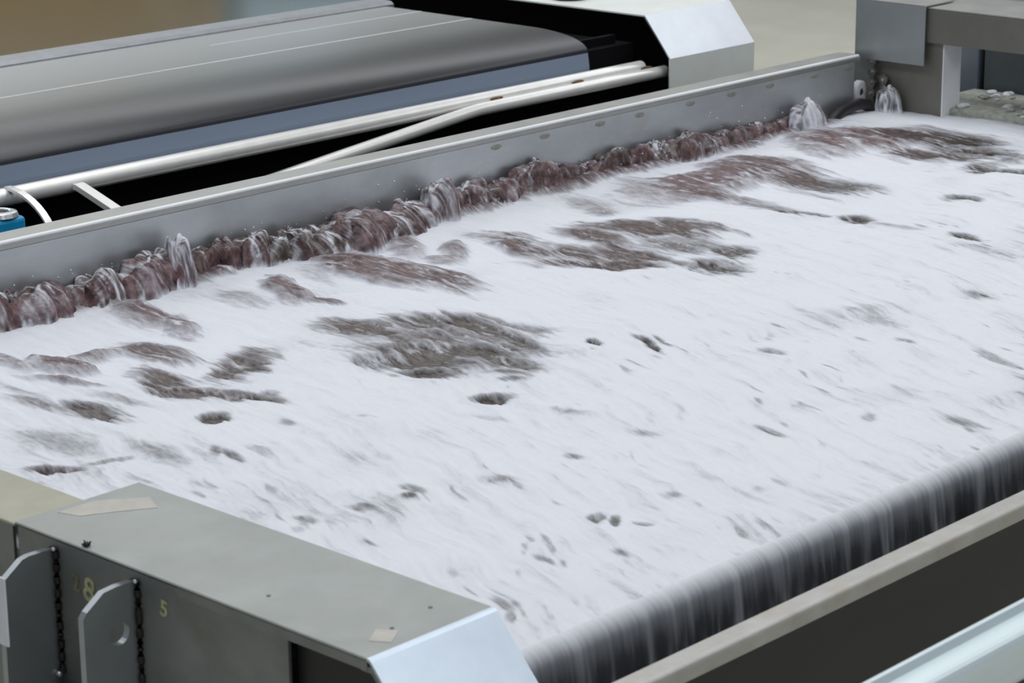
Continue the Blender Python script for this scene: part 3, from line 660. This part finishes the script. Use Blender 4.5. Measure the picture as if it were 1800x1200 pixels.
# ------------------------------------------------------------------ the water
PATCHES = [
    (4.26, 4.53, 0.042, -0.122, -0.071, -0.071, 0.95, 1),
    (4.282, 4.354, 0.03, -0.164, -0.062, -0.058, 0.95, 0.75),
    (4.304, 4.243, 0.015, -0.065, -0.033, -0.03, 0.8, 0.5),
    (3.966, 4.502, 0.001, -0.07, -0.05, -0.049, 0.9, 1),
    (3.965, 4.371, 0.018, -0.035, -0.011, -0.012, 0.9, 0.6),
    (3.6, 4.612, 0.005, -0.1, -0.055, -0.06, 0.75, 1),
    (3.597, 4.484, -0.006, -0.088, -0.054, -0.055, 0.7, 0.9),
    (3.859, 4.541, 0.022, -0.06, -0.04, -0.044, 0.35, 0.6),
    (4.153, 4.59, 0.01, -0.07, -0.082, -0.081, 0.32, 0.6),
    (4.496, 4.613, -0.025, -0.094, -0.068, -0.056, 0.65, 1),
    (4.537, 4.471, -0.013, -0.056, -0.072, -0.059, 0.65, 1),
    (4.438, 4.426, 0.006, -0.048, -0.035, -0.032, 0.5, 0.5),
    (3.188, 4.39, 0.023, -0.073, -0.031, -0.038, 0.95, 0.9),
    (3.399, 4.329, 0.02, -0.093, -0.046, -0.051, 0.95, 0.45),
    (3.29, 4.411, 0.088, -0.032, -0.024, -0.034, 0.6, 0.9),
    (3.28, 4.167, 0.012, -0.076, -0.043, -0.047, 1, 0.35),
    (3.259, 4.049, 0.033, -0.076, -0.025, -0.028, 0.95, 0.5),
    (3.321, 3.922, 0.032, -0.075, -0.017, -0.018, 0.85, 0.3),
    (3.491, 4.114, 0.075, -0.005, -0.054, -0.071, 0.8, 0.3),
    (3.41, 4.092, 0.043, -0.017, -0.025, -0.031, 0.8, 0.4),
    (3.034, 4.094, 0.023, -0.068, -0.028, -0.034, 0.95, 0.2),
    (2.987, 4.207, 0.017, -0.096, -0.021, -0.024, 0.5, 0.3),
    (3.131, 4.509, -0.009, -0.092, -0.031, -0.034, 0.5, 1),
    (3.192, 3.879, 0.019, -0.022, -0.021, -0.024, 0.95, 0.1),
    (3.126, 4.301, 0.028, -0.086, -0.011, -0.013, 0.7, 0.7),
    (3.017, 4.31, -0.01, -0.13, -0.016, -0.017, 0.35, 0.4),
    (3.132, 4.117, 0.014, -0.059, -0.016, -0.018, 0.4, 0.3),
    (2.75, 3.834, 0.036, -0.033, -0.01, -0.014, 0.95, 0.5),
    (2.859, 3.806, 0.048, -0.01, -0.008, -0.012, 0.4, 0.2),
    (3.368, 3.882, 0.013, -0.015, -0.019, -0.022, 0.5, 0.1),
    (3.259, 3.722, 0.005, -0.019, -0.016, -0.016, 0.4, 0),
    (3.88, 4.132, 0.05, -0.085, -0.049, -0.05, 0.9, 0.4),
    (3.991, 4.051, 0.039, -0.076, -0.051, -0.049, 0.75, 0.2),
    (4.065, 3.951, 0.024, -0.093, -0.055, -0.05, 0.8, 0.25),
    (3.967, 3.913, 0.106, -0.121, -0.059, -0.058, 0.7, 0.25),
    (3.873, 3.84, 0.117, -0.133, -0.043, -0.043, 0.9, 0.2),
    (3.77, 3.838, 0.067, -0.098, -0.039, -0.038, 0.85, 0.15),
    (3.696, 3.902, 0.021, -0.052, -0.035, -0.035, 0.6, 0.1),
    (3.716, 3.765, 0.034, -0.049, -0.025, -0.025, 0.9, 0.1),
    (3.891, 3.702, 0.009, -0.096, -0.037, -0.031, 0.75, 0.15),
    (4.034, 3.765, -0.015, -0.082, -0.05, -0.038, 0.7, 0.15),
    (4.136, 3.832, 0.029, -0.056, -0.03, -0.026, 0.5, 0.1),
    (3.833, 3.613, 0.016, -0.054, -0.013, -0.011, 0.35, 0),
    (3.681, 3.521, 0.031, -0.028, -0.018, -0.017, 1, 0.1),
    (3.806, 3.57, 0.018, -0.021, -0.013, -0.012, 0.4, 0),
    (4.712, 4.395, -0.008, -0.113, -0.076, -0.063, 0.95, 0.85),
    (4.76, 4.263, 0.035, -0.11, -0.062, -0.052, 0.8, 0.4),
    (4.727, 4.113, 0.108, -0.124, -0.036, -0.032, 0.95, 0.4),
    (5.063, 4.259, 0.094, -0.147, -0.062, -0.051, 0.95, 0.5),
    (5.15, 4.189, 0.006, -0.095, -0.058, -0.044, 0.9, 0.35),
    (5.008, 4.093, 0.046, -0.101, -0.065, -0.052, 0.6, 0.15),
    (4.9, 3.87, 0.014, -0.075, -0.052, -0.039, 0.85, 0.1),
    (5.044, 3.936, 0.026, -0.056, -0.045, -0.034, 0.75, 0.1),
    (4.925, 4.317, 0.009, -0.114, -0.05, -0.041, 0.8, 0.5),
    (4.723, 4.479, 0.011, -0.115, -0.039, -0.033, 0.55, 0.4),
    (4.86, 4.148, 0.02, -0.102, -0.053, -0.043, 0.85, 0.5),
    (5.462, 4.563, 0.016, -0.113, -0.101, -0.08, 0.5, 0.9),
    (5.533, 4.481, 0.016, -0.12, -0.102, -0.078, 0.95, 1),
    (5.69, 4.477, 0.14, -0.061, -0.103, -0.085, 0.95, 1),
    (5.895, 4.485, 0.054, -0.133, -0.099, -0.073, 0.9, 0.95),
    (5.847, 4.319, -0.001, -0.188, -0.09, -0.062, 0.85, 0.45),
    (5.872, 4.171, 0.043, -0.105, -0.07, -0.049, 0.7, 0.1),
    (5.532, 4.309, 0.018, -0.131, -0.036, -0.026, 0.5, 0.4),
    (5.517, 4.093, 0.034, -0.079, -0.017, -0.013, 0.9, 0.1),
    (5.516, 4.193, 0.028, -0.101, -0.023, -0.017, 0.5, 0.2),
    (5.168, 4.507, 0.021, -0.047, -0.054, -0.046, 0.35, 0.8),
    (5.138, 4.466, 0.005, -0.03, -0.022, -0.018, 0.6, 0.5),
    (5.206, 4.595, 0.028, -0.063, -0.055, -0.047, 0.3, 0.8),
    (6.362, 4.579, 0.036, -0.095, -0.134, -0.095, 0.95, 1),
    (6.503, 4.512, 0.024, -0.116, -0.107, -0.072, 0.95, 1),
    (6.625, 4.441, 0.039, -0.106, -0.094, -0.062, 0.95, 0.7),
    (6.658, 4.332, 0.034, -0.172, -0.117, -0.074, 0.85, 0.15),
    (6.429, 4.254, 0.042, -0.108, -0.059, -0.038, 1, 0.4),
    (6.546, 4.172, 0.045, -0.118, -0.068, -0.043, 0.85, 0.15),
    (6.392, 4.011, 0.025, -0.041, -0.05, -0.031, 0.9, 0.1),
    (6.404, 3.907, 0.019, -0.048, -0.028, -0.017, 0.95, 0),
    (6.303, 3.974, 0.018, -0.021, -0.028, -0.018, 0.7, 0),
    (6.522, 4.001, 0.034, -0.04, -0.044, -0.027, 0.5, 0),
    (5.981, 3.825, 0.018, -0.043, -0.032, -0.02, 0.8, 0.1),
    (5.578, 3.906, 0.017, -0.039, -0.035, -0.024, 0.9, 0.1),
    (5.57, 3.779, 0.012, -0.086, -0.023, -0.015, 0.35, 0),
    (5.599, 3.572, 0.018, -0.028, -0.028, -0.018, 0.75, 0),
    (4.127, 3.615, -0, -0.024, -0.018, -0.014, 0.8, 0),
    (4.205, 3.513, -0.026, -0.05, -0.021, -0.012, 1, 0),
    (4.225, 3.562, -0.008, -0.04, -0.015, -0.01, 0.5, 0),
    (4.253, 3.516, -0.017, -0.038, -0.014, -0.009, 0.5, 0),
    (3.272, 2.86, 0.019, -0.006, -0.019, -0.019, 0.6, 0),
    (3.291, 2.826, -0.008, -0.015, -0.02, -0.009, 0.6, 0),
    (3.299, 2.771, 0.005, -0.018, -0.01, -0.007, 0.5, 0),
    (3.147, 3.231, 0.003, -0.025, -0.017, -0.015, 0.5, 0),
    (3.112, 3.202, 0.007, -0.008, -0.009, -0.009, 0.5, 0),
    (3.289, 3.126, 0.014, -0.032, -0.02, -0.018, 0.4, 0),
    (3.035, 3.635, -0.011, -0.046, -0.017, -0.013, 0.6, 0),
    (3.034, 3.678, 0.009, -0.01, -0.023, -0.028, 0.5, 0),
    (4.367, 3.287, 0.002, -0.034, -0.023, -0.015, 0.5, 0),
    (4.632, 3.1, 0.003, -0.023, -0.016, -0.01, 0.5, 0),
    (3.888, 2.926, -0.002, -0.035, -0.015, -0.01, 0.5, 0),
    (4.098, 2.828, 0.009, -0.011, -0.022, -0.016, 0.35, 0),
    (5.095, 3.197, 0.003, -0.047, -0.038, -0.022, 0.4, 0),
    (4.652, 2.866, -0.037, -0.078, -0.023, -0.011, 0.4, 0),
    (4.199, 2.661, -0.001, -0.047, -0.023, -0.013, 0.4, 0),
    (3.578, 3.432, 0.012, -0.038, -0.018, -0.015, 0.3, 0),
    (3.718, 3.322, 0.011, -0.054, -0.015, -0.012, 0.3, 0),
    (3.725, 3.115, 0.014, -0.034, -0.018, -0.014, 0.3, 0),
    (3.096, 3.609, -0, -0.04, -0.02, -0.018, 0.3, 0),
    (2.863, 3.981, 0.026, -0.097, -0.038, -0.045, 0.35, 0),
    (2.961, 3.788, -0.003, -0.09, -0.029, -0.029, 0.3, 0),
    (2.698, 3.088, 0.005, -0.015, -0.01, -0.009, 0.5, 0),
    (3.503, 3.123, 0.008, -0.024, -0.014, -0.011, 0.4, 0),
    (3.45, 2.827, 0.005, -0.021, -0.013, -0.009, 0.35, 0),
    (3.035, 2.774, 0.001, -0.022, -0.011, -0.008, 0.4, 0),
    (3.155, 2.703, -0.002, -0.022, -0.014, -0.009, 0.4, 0),
    (2.835, 2.697, -0.007, -0.03, -0.015, -0.009, 0.45, 0),
    (2.802, 2.647, -0.004, -0.015, -0.017, -0.01, 0.5, 0),
    (3.013, 3.222, 0.009, -0.025, -0.014, -0.013, 0.4, 0),
    (2.894, 3.252, 0.005, -0.025, -0.015, -0.014, 0.4, 0),
    (2.888, 3.075, 0.004, -0.017, -0.008, -0.008, 0.4, 0),
]

def water_fields(X, Y):
    wx = 0.028 * fbm(X * 5, Y * 5, 11, 3); wy = 0.040 * fbm(X * 5, Y * 5, 21, 3)
    Xs, Ys = X + wx, Y + wy
    t_ = np.clip(4.4 - Ys, 0, None)                        # the current bends as it nears the weir
    K_ = 0.03 * Ys - np.where(t_ < 1.2, 0.36 * t_ * t_ / 2.4, 0.36 * (t_ - 0.6))
    S = -Ys - 0.10 * X; P_ = Xs - K_                       # along / across the current
    st = fbm(P_ * 24, S * 3.6, 31, 4, 0.56)                 # long streaks
    fine = fbm(P_ * 70, S * 12, 41, 3, 0.6)
    fil = ridged(P_ * 24 + 0.9 * st + 0.4 * fine, S * 2.8, 51, 2)
    water = np.zeros_like(X); red = np.zeros_like(X); rw = np.full_like(X, 1e-4)
    for (cx, cy, ux, uy, vx, vy, s, r) in PATCHES:
        rad = 2.2 * (math.hypot(ux, uy) + math.hypot(vx, vy))
        sel = (np.abs(X - cx) < rad) & (np.abs(Y - cy) < rad)
        if not sel.any(): continue
        small = math.hypot(ux, uy) < 0.09
        dx, dy = X[sel] + 0.35 * wx[sel] - cx, Y[sel] + 0.35 * wy[sel] - cy
        det = ux * vy - uy * vx
        a = (dx * vy - dy * vx) / det; b = (ux * dy - uy * dx) / det
        d = np.sqrt(a * a + b * b) + (1.0 if small else 0.9) * st[sel] + (0.5 if small else 0.30) * fine[sel]
        m_ = sstep(1.85, 0.20, d)
        water[sel] = np.maximum(water[sel], m_ * s * 1.12)
        red[sel] += r * m_; rw[sel] += m_
    red = red / rw
    # dirty water showing between the bulges along the back wall
    band = sstep(-0.035, 0.03, Y - (4.755 + 0.03 * pn(X * 4, X * 0, 61)) + 0.05 * st) * sstep(6.75, 6.6, X)
    red = np.maximum(red * (1 - band), 0.9 * band); water = np.clip(np.maximum(water, 0.95 * band), 0, 1)
    w0 = water.copy()
    inside = sstep(0.25, 0.75, water)
    water = water * (1 - inside * (0.48 * sstep(0.50, 1.0, fil + 0.22 * fine) + 0.25 * np.clip(st * 2, 0, 1) + 0.12 * red))
    # thin places in the foam: small grey flecks and long faint streaks
    zone = sstep(-0.25, 0.45, fbm(X * 2.6, Y * 3.4, 81, 3))
    fleck = sstep(0.18, 0.62, fbm(P_ * 32, S * 9, 71, 2, 0.5)) * zone
    front = 0.35 + 0.65 * sstep(4.25, 3.3, Y)
    left = sstep(3.3, 2.75, X) * sstep(3.35, 3.75, Y) * sstep(4.3, 4.0, Y)
    thin = 0.55 * fleck * front + (0.22 + 0.20 * left) * sstep(-0.10, 0.45, st) * front + 0.20 * sstep(0.0, 0.5, fbm(X * 2.2, Y * 2.8, 91, 3)) + 0.10 * left
    thin = np.minimum(thin, 0.42)
    foam = np.clip(1 - water, 0, 1) - thin * (1 - inside)
    h = 0.020 * fbm(X * 2.6, Y * 3.2, 101, 3) + 0.006 * st + 0.0014 * fine
    h += 0.012 * (sstep(0.0, 0.7, 1 - w0) - 1)
    ridge = sstep(3.9, 4.3, Y) * red * sstep(0.1, 0.9, w0)
    h += ridge * (0.030 + 0.010 * (ridged(P_ * 9, S * 2.2, 111, 2) - 0.4))
    return foam, red, h, np.stack([P_, S, 0 * S], 1)

water = tag(link('wash_water', bpy.data.meshes.new('wash_water'), M['water']), 'churning wash water covered in white foam filling the steel tank', 'water', kind='stuff')
Y0W = 2.535
nx, ny = 960, 480
xs = np.linspace(2.44, 7.12, nx); ys = np.linspace(Y0W, 4.842, ny)
GX, GY = [a.ravel() for a in np.meshgrid(xs, ys, indexing='ij')]
foam, red, h, flow = water_fields(GX, GY)
edge = sstep(Y0W, Y0W + 0.30, GY)
Z = h * edge * sstep(2.42, 2.60, GX)
# foam banks up and thins towards the weir
foam = foam * (0.93 + 0.07 * edge)
surf = grid_mesh('surface', np.stack([GX, GY, Z], 1), nx, ny, M['water'], {'foam': foam, 'red': red}, None, flow=flow)
water.data = surf.data; bpy.data.objects.remove(surf)
water.data.name = 'wash_water'

# falling curtain over the weir
nv = 120
prof = [(Y0W, 0.0)]
for k in range(1, nv):
    t = k / (nv - 1)
    s = t * 0.62
    if s < 0.05: a = s / 0.05 * 1.30; prof.append((Y0W - 0.036 * math.sin(a), -0.036 * (1 - math.cos(a))))
    else:
        q = s - 0.05; prof.append((Y0W - 0.0347 - 0.022 * (1 - math.exp(-q * 8)), -0.0264 - q))
prof = np.array(prof)
nu = 1100
cx_ = np.linspace(2.64, 5.5, nu)
U, K = np.meshgrid(cx_, np.arange(nv), indexing='ij')
PY = prof[K, 0]; PZ = prof[K, 1]
S_ = K / (nv - 1) * 0.62
U2, S2 = U.ravel(), S_.ravel()
str1 = fbm(U2 * 24 + 0.25 * pn(U2 * 3, S2 * 6, 5), S2 * 1.6, 201, 3, 0.6)
str2 = fbm(U2 * 90, S2 * 3.5, 211, 3, 0.55)
start = 0.038 + 0.010 * str1 + 0.016 * str2
fade = sstep(start + 0.085, start - 0.055, S2)
veil = 0.20 + 0.36 * sstep(-0.15, 0.55, str1) * (0.5 + 0.5 * str2.clip(-0.5, 1) + 0.25)
strands = sstep(0.35, 0.75, ridged(U2 * 13 + 0.35 * pn(U2 * 7, S2 * 4, 9), S2 * 1.0, 221, 2) + 0.25 * str2) * 0.34 * sstep(0.06, 0.20, S2)
gap = sstep(0.10, 0.45, fbm(U2 * 9 + 0.3 * pn(U2 * 5, S2 * 4, 19), S2 * 0.8, 231, 2))
cf_ = fade * 0.95 + (1 - fade) * np.clip((veil + strands) * (1 - 0.75 * gap), 0.0, 0.6)
bulge = 0.003 * str1 * sstep(0.05, 0.2, S2) + 0.0006 * str2 * sstep(0, 0.1, S2)
V = np.stack([U2, PY.ravel() - bulge, PZ.ravel() + 0 * U2], 1)
grid_mesh('falling_water', V, nu, nv, M['curtain'], {'foam': cf_}, water)['label'] = 'dark streaked curtain of water falling over the weir edge'

# bulging jets along the back wall
BULGES = [(3.332, 0.090, 4.773), (3.398, 0.086, 4.722), (3.550, 0.057, 4.766), (3.630, 0.067, 4.750), (3.711, 0.080, 4.734), (3.775, 0.086, 4.744),
          (3.933, 0.074, 4.779), (4.030, 0.088, 4.777), (4.127, 0.077, 4.757), (4.227, 0.068, 4.737), (4.350, 0.077, 4.696), (4.413, 0.076, 4.675),
          (4.541, 0.079, 4.695), (4.650, 0.069, 4.723), (4.922, 0.078, 4.786), (5.064, 0.058, 4.774), (5.211, 0.085, 4.775), (5.310, 0.077, 4.795),
          (5.464, 0.058, 4.827), (5.622, 0.068, 4.819), (5.757, 0.073, 4.796), (5.896, 0.063, 4.748), (6.038, 0.061, 4.762), (6.185, 0.054, 4.780),
          (6.305, 0.049, 4.805), (6.427, 0.044, 4.806),
          (3.47, 0.065, 4.76), (3.86, 0.05, 4.77), (4.29, 0.06, 4.72), (4.47, 0.075, 4.69), (4.60, 0.06, 4.70), (4.73, 0.065, 4.75), (4.86, 0.07, 4.78), (4.99, 0.06, 4.77), (5.14, 0.06, 4.77),
          (5.38, 0.05, 4.80), (5.54, 0.045, 4.81), (5.69, 0.05, 4.80), (5.82, 0.055, 4.78), (5.96, 0.05, 4.76), (6.11, 0.045, 4.77), (3.27, 0.08, 4.75),
          (3.20, 0.07, 4.75), (3.10, 0.08, 4.74), (3.00, 0.065, 4.76), (2.90, 0.075, 4.75), (2.80, 0.06, 4.76), (2.70, 0.07, 4.75)]
def dome(name, x, y, hgt, rx, ry, seed, white, redness, parent, alpha=None, sharp=1.0, nu=96, nv=44, mat=None, spout=False, milk=0.0):
    """a heap of water welling up at (x, y), strands running down from its crest"""
    a = np.linspace(0, 2 * math.pi, nu, endpoint=False); t = np.linspace(0, 1, nv)
    A, T = [q.ravel() for q in np.meshgrid(a, t, indexing='ij')]
    r = np.sin(T * math.pi / 2) ** sharp
    zz = np.cos(T * math.pi / 2) ** 0.75
    if spout:
        r = np.minimum(T / 0.12, 1) ** 0.5 * (0.36 + 0.64 * T); zz = 1 - T ** 1.4
    ca, sa = np.cos(A), np.sin(A)
    q = seed * 7.31
    lump = fbm(ca * r * 1.5 + q, sa * r * 1.5 + T, seed, 2)
    bump = fbm(ca * r * 5.0 + q, sa * r * 5.0 + T, seed + 40, 3)
    tw = A + 0.5 * np.sin(A + seed) + 0.35 * pn(ca * 2 + q, T * 2.5, seed + 20)
    cx_a, sx_a = np.cos(tw), np.sin(tw)
    xl, yl = ca * r * rx, sa * r * ry                      # strands fall forward, along the current
    al = xl + 0.30 * yl + 0.012 * lump
    strand = ridged(al * 34 + q, yl * 6 + 0.8 * T, seed + 3, 2)
    hair = ridged(al * 85 + q, yl * 10 + 1.1 * T, seed + 6, 2)
    k = 1 + 0.50 * lump + 0.04 * bump + 0.035 * (strand - 0.5) * np.sin(T * math.pi)
    px = x + rx * r * ca * k
    py = np.minimum(y + ry * r * sa * k, 4.8385)
    pz = -0.03 + (hgt + 0.03) * zz * (1 + 0.34 * lump + 0.03 * bump)
    veil = milk + 0.40 * sstep(-0.25, 0.5, fbm(cx_a * 2.5 + q, sx_a * 2.5, seed + 60, 2))
    fo = veil * (0.5 + white) + 0.55 * white * sstep(0.45, 1.0, strand) + 0.50 * white * sstep(0.40, 1.05, hair + 0.2 * strand) \
        + 0.8 * white * sstep(0.42, 0.0, T) * sstep(-0.15, 0.35, bump) + 0.75 * sstep(0.78, 1.0, T + 0.1 * bump)
    V = np.stack([px, py, pz], 1)
    at = {'foam': np.clip(fo, 0, 0.97), 'red': np.clip(redness + 0.5 * lump, 0, 1)}
    at['alpha'] = np.clip(0.50 + 1.6 * T + 0.5 * fo, 0, 1) if alpha is None else np.clip(alpha + 0.55 * fo + 0.15 * T, 0, 1)
    return grid_mesh(name, V, nu, nv, mat or M['bulge'], at, parent, wrap=True)
for i, (x, hh, yb) in enumerate(BULGES):
    ry = max(0.045, 4.842 - yb) * 0.62
    k = 0.75 + 0.5 * rnd.random()
    dome('water_bulge', x + rnd.uniform(-0.02, 0.02), 4.842 - ry * 0.75, hh * (0.75 + 0.35 * rnd.random()), 0.088 * k + 0.014, ry, 300 + i * 5,
         0.35 + 0.45 * rnd.random(), 0.35 + 0.65 * rnd.random(), water)
# three tall clear spouts
dome('water_spout', 3.84, 4.775, 0.118, 0.062, 0.055, 901, 0.55, 1.0, water, 0.52, spout=True, milk=0.27, mat=M['splash'])['label'] = 'tall clear spout, leftmost along the wall'
dome('water_spout', 4.79, 4.775, 0.105, 0.072, 0.060, 911, 0.6, 0.9, water, 0.60, 0.9, milk=0.20, mat=M['splash'])['label'] = 'frothy white spout mid wall'
dome('water_spout', 6.535, 4.79, 0.080, 0.085, 0.05, 921, 0.7, 0.9, water, 0.55, 0.9, milk=0.30, mat=M['splash'])['label'] = 'pale pink spout by the far corner'
dome('water_spout', 6.935, 4.745, 0.085, 0.032, 0.05, 931, 0.6, 0.2, water, 0.4, 1.1, milk=0.3, mat=M['splash'])['label'] = 'clear spout under the chain'

# droplets thrown up against the wall
bm = bmesh.new()
for k in range(90):
    x = rnd.uniform(3.3, 6.6); y = rnd.uniform(4.74, 4.835); z = rnd.uniform(0.06, 0.15) * (0.6 + 0.4 * rnd.random())
    s = rnd.uniform(0.0012, 0.0030)
    bmesh.ops.create_icosphere(bm, subdivisions=1, radius=s, matrix=Matrix.Translation((x, y, z)))
tag(finish('spray_droplets', bm, M['weld'], water, smooth=True), kind='stuff')
